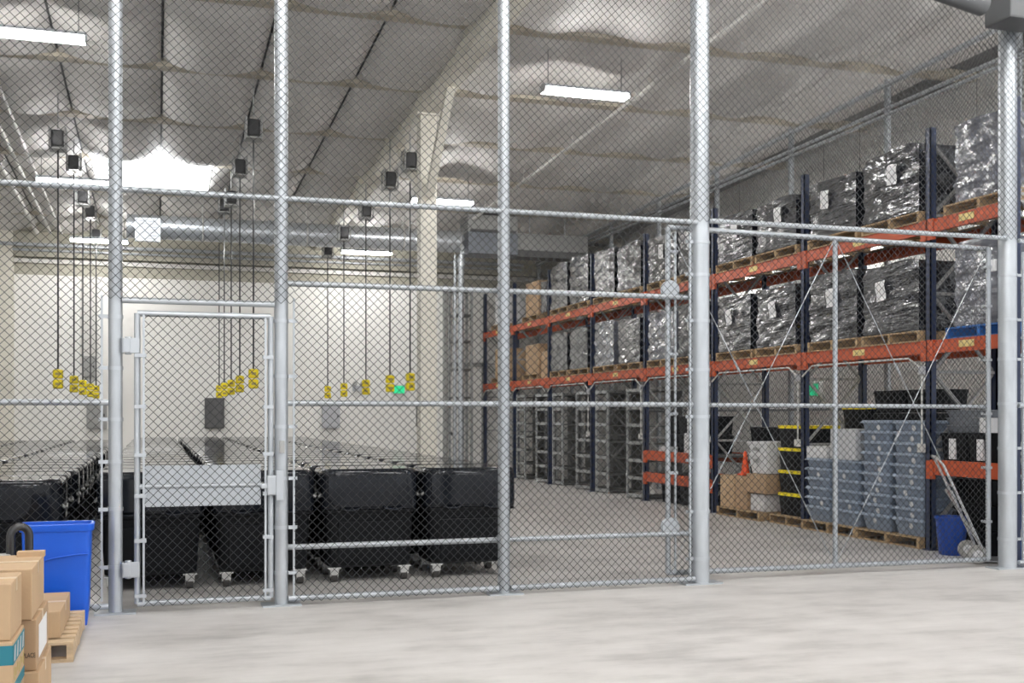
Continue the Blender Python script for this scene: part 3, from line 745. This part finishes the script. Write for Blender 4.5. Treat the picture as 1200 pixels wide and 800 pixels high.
def put_load(y, lv, bay, half, h, me, wy, paper=True, x=RX + .46, wx=1., pal=True, palm=None, palname='wooden', rz=0., lz=None):
    zt = LV[lv] + .075; up = ('lower', 'upper')[lv]
    side = {0: '', 1: ' nearer the fence', 2: ' farther from the fence'}[half]
    if pal:
        p = mesh_obj('pallet', palm or PALLET, f'{palname} pallet, {up} level, {bayname[bay]}{side}', 'pallet', (x + .02, y, zt), 'pallets on the rack')
    o = thing('wrapped_load', f'{"pale" if me in PALE else "dark"} stretch-wrapped load, {up} rack level, {bayname[bay]}{side}', 'wrapped load', (x, y, zt + .132), rz, 'stretch-wrapped loads on the rack')
    q = bpy.data.objects.new('wrapped_goods', me); C.objects.link(q); q.parent = o; q.scale = (wx, wy, h)
    if paper:
        q = bpy.data.objects.new('paper_label', PAPER); C.objects.link(q); q.parent = o
        q.location = (-.485 * wx - .012, random.uniform(-.12, .12), h * .48); q.rotation_euler = (random.uniform(-.15, .15), 0, 0)
BP = bpy.data.meshes.new_from_object if False else None
bluep = pallet_mb(1.06, .98).mesh('blue_pallet', M['bluepallet'])
put_load(10.10, 1, 0, 0, .86, PALE[0], .80, False, x=RX + .52)
put_load(10.10, 0, 0, 0, .92, PALE[1], .80, False, x=RX + .52, palm=bluep, palname='blue')
hs_up = [(.80, .74), (.72, .74), (.76, .80), (.88, .92), (.98, .95)]; hs_lo = [(.86, .88), (.84, .86), (.88, .80), (.84, .86), (.86, .84)]
for b in range(1, 6):
    c = (UY[b] + UY[b+1]) / 2
    for half, yy in ((1, c - .61), (2, c + .61)):
        for lv, hh in ((1, hs_up[b-1]), (0, hs_lo[b-1])):
            me = random.choice(LOADS)
            pale = (b, half, lv) in ((3, 2, 0), (4, 2, 0))
            put_load(yy, lv, b, half, hh[half-1] + random.uniform(-.03, .03), PALE[0] if pale else me, 1.08, b <= 3 and not pale, rz=random.uniform(-.02, .02))
def carton(name, x0, x1, y0, y1, z0, z1, m, label, cat='cardboard box', group=None, rz=0., tape=True, flap=False):
    cx, cy = (x0+x1)/2, (y0+y1)/2; o = thing(name, label, cat, (cx, cy, z0), rz, group)
    MB().box(x0-cx, x1-cx, y0-cy, y1-cy, 0, z1-z0).build('carton', m, o, .006)
    if tape:
        MB().box(x0-cx-.001, x1-cx+.001, -.03, .03, z1-z0-.06, z1-z0+.0015).build('packing_tape', M['tape_clear'], o)
    return o
zt0, zt1 = LV[0] + .075, LV[1] + .075
for zt, up in ((zt1, 'upper'), (zt0, 'lower')):
    for b in (6, 7):
        c = (UY[b] + UY[min(b+1, 8)]) / 2 if b < 8 else 0
        mesh_obj('pallet', PALLET, f'wooden pallet under the {"cartons" if b==6 else "white goods"} on the {up} rack level, far end', 'pallet', (RX + .48, c, zt), 'pallets on the rack')
        if b == 6:
            carton('carton', RX + .05, RX + .9, c - .5, c + .45, zt + .13, zt + .13 + (.8 if up == 'upper' else .7), M['card'], f'brown cardboard carton on the {up} rack level near the far end')
        else:
            carton('carton', RX + .05, RX + .85, c - .5, c + .4, zt + .13, zt + .13 + .75, M['whitebox'] if up == 'upper' else M['card2'], f'{"white" if up=="upper" else "kraft"} carton on the {up} rack level at the very end', tape=up != 'upper')
put_load((UY[6] + .32), 1, 6, 1, .7, LOADS[0], .42, False, pal=False)
carton('carton', RX + .02, RX + .6, UY[6] + .12, UY[6] + .55, zt0, zt0 + .62, M['card'], 'tall narrow cardboard carton on the lower rack level beside the wrapped loads')

# ---- grey roll shelves under the rack
def make_shelf(w_, label):
    o = thing('shelf_cart', label, 'shelf cart', (0, 0, 0), 0, 'grey six-level shelf carts under the rack')
    d = .85; H = 2.06
    for x in (0, d):
        for yy in (-w_/2, w_/2 - .04):
            MB().box(x, x + .04, yy, yy + .04, 0, H).build('post', M['shelf'], o)
    for k in range(7):
        z = .03 + k * (H - .1) / 6
        s = MB(); s.box(.02, d, -w_/2 + .02, w_/2 - .02, z, z + .02)
        so = s.build('shelf', M['shelfdark'], o)
        MB().box(-.012, .012, -w_/2 + .03, w_/2 - .03, z, z + .06).build('lip', M['shelf'], so)
    MB().box(d - .01, d, -w_/2, w_/2, .05, H - .05).build('back_panel', M['shelfdark'], o)
    return o
sh = [(19.3, .62, ''), (20.95, .5, ''), (21.95, .68, ''), (23.55, .5, ''), (24.6, .68, ''), (26.2, .5, ''), (27.2, .68, '')]
shl = ['nearest the low orange beams', 'second from the low orange beams', 'third from the low orange beams', 'fourth from the low orange beams', 'fifth from the low orange beams',
       'second from the far end', 'at the far end']
sp0 = {}
for (yy, w_, _), lb in zip(sh, shl):
    L = 'tall grey six-level shelf cart under the rack, ' + lb
    if w_ not in sp0: o = sp0[w_] = make_shelf(w_, L); o.location = (RX + .05, yy, 0); o.rotation_euler = (0, 0, .12)
    else: dup(sp0[w_], (RX + .05, yy, 0), L, .12)
def tote(name, x, y, z, wx, wy, h, m, lidm, label, cat='storage tote', group=None, labels=0, strip=False):
    o = thing(name, label, cat, (x, y, z), 0, group)
    MB().loft([(wx*.90, wy*.90, .03, 0, 0, 0), (wx*.97, wy*.97, .03, h*.86, 0, 0)]).build('tote_body', m, o)
    MB().loft([(wx, wy, .03, h*.86, 0, 0), (wx, wy, .03, h*.985, 0, 0), (wx*.94, wy*.94, .03, h, 0, 0)]).build('lid', lidm, o)
    for k in range(labels):
        yy = (-.5 + (k + .5) / labels) * wy * .8
        MB().box(-wx*.485 - .012, -wx*.46, yy - .05, yy + .05, h*.1, h*.8).build('paper_label', M['paper'], o)
    return o
# black totes filling the back of the shelf carts' level and the low beams
k = 0
for yy in (16.6, 17.15, 17.7, 18.25):
    for z in (.905, 1.225):
        k += 1
        if yy < 17 : continue
        tote('storage_tote', RX + .55, yy, z, .55, .5, .315, M['black'], M['black'], f'black lidded tote on the upper low orange shelf, {("second","third","fourth")[int(round((yy-17.15)/.55))]} along, {"bottom" if z<1 else "top"}', group='black totes on the low orange shelf')
carton('carton', RX + .03, RX + .28, 16.75, 17.2, .905, 1.25, M['whitebox'], 'lower white carton on the low orange shelf', tape=False)
carton('carton', RX + .04, RX + .28, 16.8, 17.1, 1.255, 1.72, M['whitebox'], 'tall white carton stacked on the low orange shelf', tape=False)
carton('carton', RX + .03, RX + .26, 17.9, 18.2, .905, 1.0, M['greybox'], 'flat pale box on the front of the low orange shelf', tape=False)
for i, yy in enumerate((16.7, 17.45, 18.2)):
    tote('storage_tote', RX + .5, yy, 0.0, .6, .6, .36, M['black'], M['black'], f'black tote on the floor under the low orange beams, {("nearest","middle","farthest")[i]}', group='black totes under the low beams')
# boxes, cone and crates bay (13.5 - 16.1)
mesh_obj('pallet', PALLET, 'wooden pallet on the floor under the mixed cartons behind the third fence post', 'pallet', (RX + .42, 15.2, 0), 'floor pallets under the rack', (1, 1.15, 1))
carton('carton', RX + .02, RX + .5, 15.45, 15.9, .13, .62, M['card2'], 'tall brown carton with a yellow strap beside the orange cone')
o = thing('traffic_cone', 'orange traffic cone laid on a carton behind the third fence post', 'traffic cone', (RX + .10, 15.25, .66))
MB().lathe([(.07, 0), (.065, .02), (.02, .34), (.012, .345)], n=20).build('cone_body', M['cone'], o)
MB().box(-.09, .09, -.09, .09, -.02, .004).build('base', M['cone'], o, .005)
carton('carton', RX + .02, RX + .42, 15.06, 15.42, .13, .63, M['card'], 'brown carton under the orange cone')
carton('carton', RX + .06, RX + .5, 14.62, 15.02, .10+.03, .38, M['whitebox'], 'white carton at the bottom of the crate stack', tape=False)
carton('carton', RX + .0, RX + .52, 14.5, 15.04, .40, .68, M['card'], 'wide brown carton between white carton and white crates')
def crate(z, h, lab):
    o = thing('white_crate', lab, 'crate', (RX + .27, 14.77, z), 0, 'stacked white crates')
    MB().loft([(.42, .44, .04, 0, 0, 0), (.50, .54, .04, h - .03, 0, 0), (.53, .57, .04, h - .03, 0, 0), (.53, .57, .04, h, 0, 0), (.49, .53, .04, h, 0, 0), (.41, .43, .04, .02, 0, 0)]).build('crate_body', M['whitebox'], o)
    MB().box(-.275, -.235, -.06, .06, h*.55, h*.72).build('handle_slot', M['midgrey'], o)
crate(.69, .3, 'lower white nesting crate on the brown carton'); crate(.86, .3, 'upper white nesting crate at the top of the stack')
carton('carton', RX + .42, RX + .85, 14.33, 14.50, .0, 1.1, M['card'], 'tall brown carton standing behind the white crates')
for j, yy in enumerate((15.65, 15.05)):
    for i in range(4):
        tote('storage_tote', RX + .74, yy, .132 + .31*i, .38, .55, .305, M['black'], M['black'], f'black tote behind the {("tall brown carton","orange cone")[j]}, {("bottom","second","third","top")[i]} of its stack', group='black totes behind the mixed cartons')
mesh_obj('pallet', PALLET, 'wooden pallet on the floor under the yellow-lidded totes', 'pallet', (RX + .5, 13.95, 0), 'floor pallets under the rack', (1, .78, 1))
lvn = ['bottom', 'second', 'third', 'fourth', 'fifth', 'sixth']
for i in range(4):
    tote('storage_tote', RX + .4, 13.98, .132 + .32*i, .62, .66, .315, M['black'], M['yellow'], f'black tote with yellow lid beside the white crates, {("bottom","second","third","topmost")[i]} of its stack', group='black totes with yellow lids')
for i in range(5):
    tote('storage_tote', RX + .76, 13.0, .132 + .31*i, .55, .62, .3, M['black'], M['yellow'] if i > 2 else M['black'], f'black tote behind the shortest grey tub stack, {lvn[i]} of its stack', group='black totes behind the grey tubs')
for j, yy in enumerate((12.3, 11.62)):
    for i in range(6):
        tote('storage_tote', RX + .72, yy, .132 + .29*i, .46, .62, .285, M['black'], M['black'], f'black tote in the dark stack behind the {("left","right")[j]} tall grey tubs, {lvn[i]} one', group='black totes behind the grey tubs')
# grey tubs
def tub_meshes():
    b = MB().loft([(.37, .485, .05, 0, 0, 0), (.435, .56, .05, .165, 0, 0), (.487, .615, .05, .168, 0, 0), (.487, .615, .05, .178, 0, 0), (.445, .572, .05, .204, 0, 0), (.43, .555, .05, .204, 0, 0), (.362, .477, .05, .006, 0, 0)])
    l = MB(); vs = [(0, .035 * math.cos(2*PI*k/14), .035 * math.sin(2*PI*k/14)) for k in range(14)]
    vs2 = [(-.003, y, z) for _, y, z in vs]
    l.add(vs + vs2, [tuple(range(14)), tuple(reversed(range(14, 28)))] + [(i, 14+i, 14+(i+1) % 14, (i+1) % 14) for i in range(14)])
    rim = MB().loft([(.462, .602, .05, .184, 0, 0), (.478, .618, .05, .186, 0, 0), (.478, .618, .05, .207, 0, 0), (.462, .602, .05, .208, 0, 0)])
    return b.mesh('tub_body', M['tub']), l.mesh('round_sticker', M['whitebox'])
TUB, STK = tub_meshes()
stacks = [(13.14, 6, 0, 'stack with the white carton'), (12.50, 6, 0, 'stack with the tall grey box'), (11.87, 10, 1, 'left tall stack'), (11.235, 10, 1, 'right tall stack by the upright')]
for yy, n, stk, lb in stacks:
    for i in range(n):
        nm = 'bottom' if i == 0 else 'top' if i == n - 1 else ORD[i + 1] + ' up'
        o = thing('grey_tub', f'slate grey nesting tub, {nm} in the {lb}', 'plastic tub', (RX + .22, yy, .132 + .128 * i), random.uniform(-.02, .02), 'nested slate grey tubs')
        q = bpy.data.objects.new('tub_body', TUB); C.objects.link(q); q.parent = o
        if stk or i % 3 == 1:
            q = bpy.data.objects.new('round_sticker', STK); C.objects.link(q); q.parent = o
            q.location = (-.21, random.uniform(-.1, .06), .115); q.rotation_euler = (0, -.18, 0)
for i, yy in enumerate((12.85, 11.6)):
    mesh_obj('pallet', PALLET, f'wooden floor pallet under the {("two shorter","two taller")[i]} grey tub stacks', 'pallet', (RX + .45, yy, 0), 'floor pallets under the rack', (1, 1.10, 1))
carton('carton', RX + .0, RX + .4, 12.92, 13.4, .132 + .128*5 + .205, .132 + .128*5 + .36, M['whitebox'], 'shallow white carton on the shortest grey tub stack', tape=False)
carton('carton', RX - .02, RX + .42, 12.24, 12.8, .132 + .128*5 + .205, .132 + .128*5 + .60, M['greybox'], 'tall pale grey box on the second grey tub stack', tape=False)
# corner bay shelf
for i, yy in enumerate((10.55, 10.1)):
    o = tote('storage_tote', RX + .35, yy, 1.022, .55, .43, .33, M['black'], M['black'], f'black tote with white label strips on the corner shelf, {("farther","nearer")[i]} one', group='black totes on the corner shelf', labels=1)
for i in range(3):
    tote('storage_tote', RX + .38, 10.35, 1.355 + .085*i, .5, .8, .082, M['ductdark'], M['ductdark'], f'flat dark blue-grey tray on the corner shelf, {("bottom","middle","top")[i]} of three', group='flat trays on the corner shelf')
carton('carton', RX + .02, RX + .12, 9.85, 10.05, 1.36, 1.52, M['whitebox'], 'small white box on a black tote on the corner shelf', tape=False)
for i in range(3):
    tote('storage_tote', RX + .55, 10.44, .0 + .28*i, .6, .62, .27, M['black'], M['black'], f'long black tote under the corner shelf, {("bottom","middle","top")[i]} of three', group='long black totes under the corner shelf')
def round_bin(x, y, m, label):
    o = thing('waste_bin', label, 'bin', (x, y, 0))
    MB().lathe([(.125, 0), (.135, .01), (.17, .40), (.185, .40), (.185, .425), (.165, .425), (.128, .02)], n=28).build('bin_body', m, o)
round_bin(8.43, 10.44, M['bluedark'], 'round blue waste bin under the corner shelf beside the hand truck')
o = tag(MB().loft([(.30, .26, .04, 0, 0, 0), (.36, .32, .04, .56, 0, 0), (.39, .35, .04, .56, 0, 0), (.39, .35, .04, .59, 0, 0)]).xf(Matrix.Translation((8.95, 9.87, 0))).build('storage_bin', M['bluedark']), 'tall dark blue bin beside the corner fence post', 'bin')
# hand truck, lying against the corner shelf
ht = thing('hand_truck', 'aluminium hand truck with grey wheels leaning behind the sliding gate', 'hand truck', (8.30, 9.86, 0), math.radians(62))
for s in (-.17, .17):
    MB().tube([(s, 0, .16), (s, .38, 1.02), (s * .75, .42, 1.08)], .014, 10).build('side_rail', M['alu'], ht)
for t in (.15, .45, .75): MB().obox((-.17, .38 * t, .16 + .86 * t), (.17, .38 * t, .16 + .86 * t), .03, .012).build('cross_bar', M['alu'], ht)
MB().tube([(-.1275, .42, 1.08), (-.10, .45, 1.11), (.10, .45, 1.11), (.1275, .42, 1.08)], .014, 10).build('handle', M['alu'], ht)
MB().box(-.2, .2, -.24, .0, .02, .032).build('toe_plate', M['alu'], ht, .003)
fb = MB(); fb.obox((-.16, .05, .12), (-.16, -.0, .03), .03, .02); fb.obox((.16, .05, .12), (.16, 0, .03), .03, .02); fb.cyl((-.26, .06, .1), (.26, .06, .1), .011, 10)
fb.obox((-.16, .02, .2), (.16, .3, .75), .02, .02); fb.obox((.16, .02, .2), (-.16, .3, .75), .02, .02)
fb.build('axle_frame', M['alu'], ht)
for s in (-1, 1):
    wo = MB(); wo.lathe([(.05, -.03), (.09, -.028), (.1, -.015), (.1, .015), (.09, .028), (.05, .03)], n=24); wo.xf(Matrix.Translation((s * .24, .06, .1)) @ Matrix.Rotation(PI/2, 4, 'Y'))
    wl = wo.build('wheel', M['greyrubber'], ht)
    MB().cyl((s*.24 - .034, .06, .1), (s*.24 + .034, .06, .1), .05, 18).build('hub', M['whitebox'], wl)
o = thing('exit_sign', 'green glowing sign seen through the rack above the yellow-lidded totes', 'exit sign', (12.0, 18.65, 1.9), -PI/2)
MB().box(-.19, .19, -.09, -.002, 0, .28).build('housing', M['pipe'], o, .01)
MB().box(-.16, .16, -.1, -.085, .03, .25).build('lit_face', M['green'], o)

# ------------------------------------------------------------------ foreground left
def text_obj(s, size, loc, rot, m, parent):
    cu = bpy.data.curves.new('lettering', 'FONT'); cu.body = s; cu.size = size; cu.extrude = .0006; cu.align_x = 'LEFT'
    o = bpy.data.objects.new('lettering', cu); C.objects.link(o); o.location = loc; o.rotation_euler = rot
    bpy.context.view_layer.update()
    me = bpy.data.meshes.new_from_object(o.evaluated_get(bpy.context.evaluated_depsgraph_get())); bpy.data.objects.remove(o)
    me.materials.clear(); me.materials.append(m)
    o = bpy.data.objects.new('lettering', me); C.objects.link(o); o.location = loc; o.rotation_euler = rot; o.scale = (.62, 1, 1); o.parent = parent; return o
# stack B (rear)
bx = -.585
b3 = carton('cardboard_box', bx - .50, bx + .015, 6.14, 6.84, 0, .245, M['card2'], 'bottom brown carton of the rear stack beside the wooden pallet', rz=0)
b2 = carton('cardboard_box', bx - .50, bx, 6.17, 6.82, .247, .505, M['card'], 'brown carton printed PLACE in the middle of the rear stack')
text_obj('PLACE', .034, (.186, -.3262, .068), (PI/2, 0, 0), M['ink'], b2)
MB().box(.2495, .2515, -.2, .22, .04, .21).build('shipping_label', M['paper'], b2)
b1 = carton('cardboard_box', bx - .52, bx - .02, 6.16, 6.80, .507, .765, M['card2'], 'top brown carton of the rear stack in front of the blue bin')
MB().box(.12, .26, .22, .30, .255, .285).build('raised_flap', M['card2'], b1)
# stack A (front)
ax = -.645
a3 = carton('cardboard_box', ax - .52, ax + .01, 5.62, 6.10, 0, .235, M['card'], 'bottom brown carton of the front stack at the left edge')
a2 = carton('cardboard_box', ax - .5, ax + .012, 5.63, 6.08, .237, .50, M['card2'], 'teal-printed carton in the middle of the front stack', tape=False)
hw = (.512) / 2
for nm, m_, z0, z1 in (('printed_band', M['teal'], .155, .245), ('printed_band', M['teal'], .01, .06)):
    bd = MB(); bd.box(-hw, hw + .0015, -.2262, -.225, z0, z1); bd.box(hw, hw + .0015, -.2262, .226, z0, z1); bd.build(nm, m_, a2)
pm_ = MB()
for k in range(7):
    y_ = -.18 + .06 * k; pm_.box(hw, hw + .0014, y_, y_ + .022, .075 + .01 * (k % 3), .135 - .012 * (k % 2))
pm_.build('printed_mark', M['olive'], a2)
pm_ = MB()
for k in range(4):
    y_ = -.2 + .11 * k; pm_.add([(hw + .002, y_, .165), (hw + .002, y_ + .05, .165), (hw + .002, y_ + .07, .235), (hw + .002, y_ + .03, .235)], [(0, 1, 2, 3)])
    pm_.add([(hw + .0016, y_, .165), (hw + .0016, y_ + .05, .165), (hw + .0016, y_ + .07, .235), (hw + .0016, y_ + .03, .235)], [(3, 2, 1, 0)])
pm_.build('pale_mark', M['greybox'], a2)
a1 = carton('cardboard_box', ax - .5, ax, 5.65, 6.09, .502, .762, M['card2'], 'plain top carton of the front stack at the left edge')
# pallet with low carton
pt = thing('wooden_pallet', 'pale wooden pallet on the floor at lower left in front of the blue bin', 'pallet', (-1.0, 8.13, 0))
db = MB()
for k in range(8):
    y_ = -.6 + (1.2 - .1) * k / 7; db.box(-.5, .5, y_, y_ + .1, .11, .13)
db.build('deck_boards', M['woodpale'], pt, .003)
for x in (-.48, -.02, .46): MB().box(x - .0, x + .04, -.6, .6, .02, .11).build('stringer', M['woodpale'], pt)
bb = MB()
for y_ in (-.6, -.05, .5): bb.box(-.5, .5, y_, y_ + .1, 0, .02)
bb.build('bottom_boards', M['woodpale'], pt, .003)
carton('cardboard_box', -1.05, -.585, 7.66, 8.5, .131, .30, M['card2'], 'long low brown carton lying on the wooden pallet')
# blue rectangular bin
bb_ = thing('recycling_bin', 'bright blue rectangular bin standing before the fence at lower left', 'bin', (-.70, 8.93, 0), .02)
MB().loft([(.41, .24, .04, 0, 0, 0), (.44, .26, .04, .12, 0, 0), (.475, .285, .04, .70, 0, 0), (.505, .31, .05, .70, 0, 0), (.515, .32, .05, .745, 0, 0), (.495, .30, .05, .752, 0, 0),
           (.465, .27, .04, .75, 0, 0), (.40, .23, .04, .03, 0, 0)], 6).build('bin_body', M['blue'], bb_)
arc = MB().tube([(-.215 + .43 * k / 12, -.147 - .0 , .46 + .07 * math.sin(PI * .5 * k / 12)) for k in range(13)], .006, 8); arc.build('moulded_rib', M['blue'], bb_)
# black push cart with looped handle
ct = thing('push_cart', 'black tubular looped handle of a cart behind the stacked cartons', 'cart', (-.775, 7.22, 0), .35)
MB().tube([(-.052, 0, .12), (-.052, 0, .83)] + [(-.052 * math.cos(t), 0, .83 + .055 * math.sin(t)) for t in [PI * k / 10 for k in range(1, 10)]] + [(.052, 0, .83), (.052, 0, .12)], .024, 14).build('looped_handle', M['blackmetal'], ct)
MB().box(-.5, -.06, -.05, .05, .66, .73).build('cross_bar', M['midgrey'], ct, .008)
MB().box(-.5, .1, -.14, .14, .10, .13).build('deck', M['blackmetal'], ct, .005)
for x in (-.42, .03):
    for y_ in (-.11, .11): MB().cyl((x, y_ - .015, .05), (x, y_ + .015, .05), .05, 18).build('wheel', M['rubber'], ct)
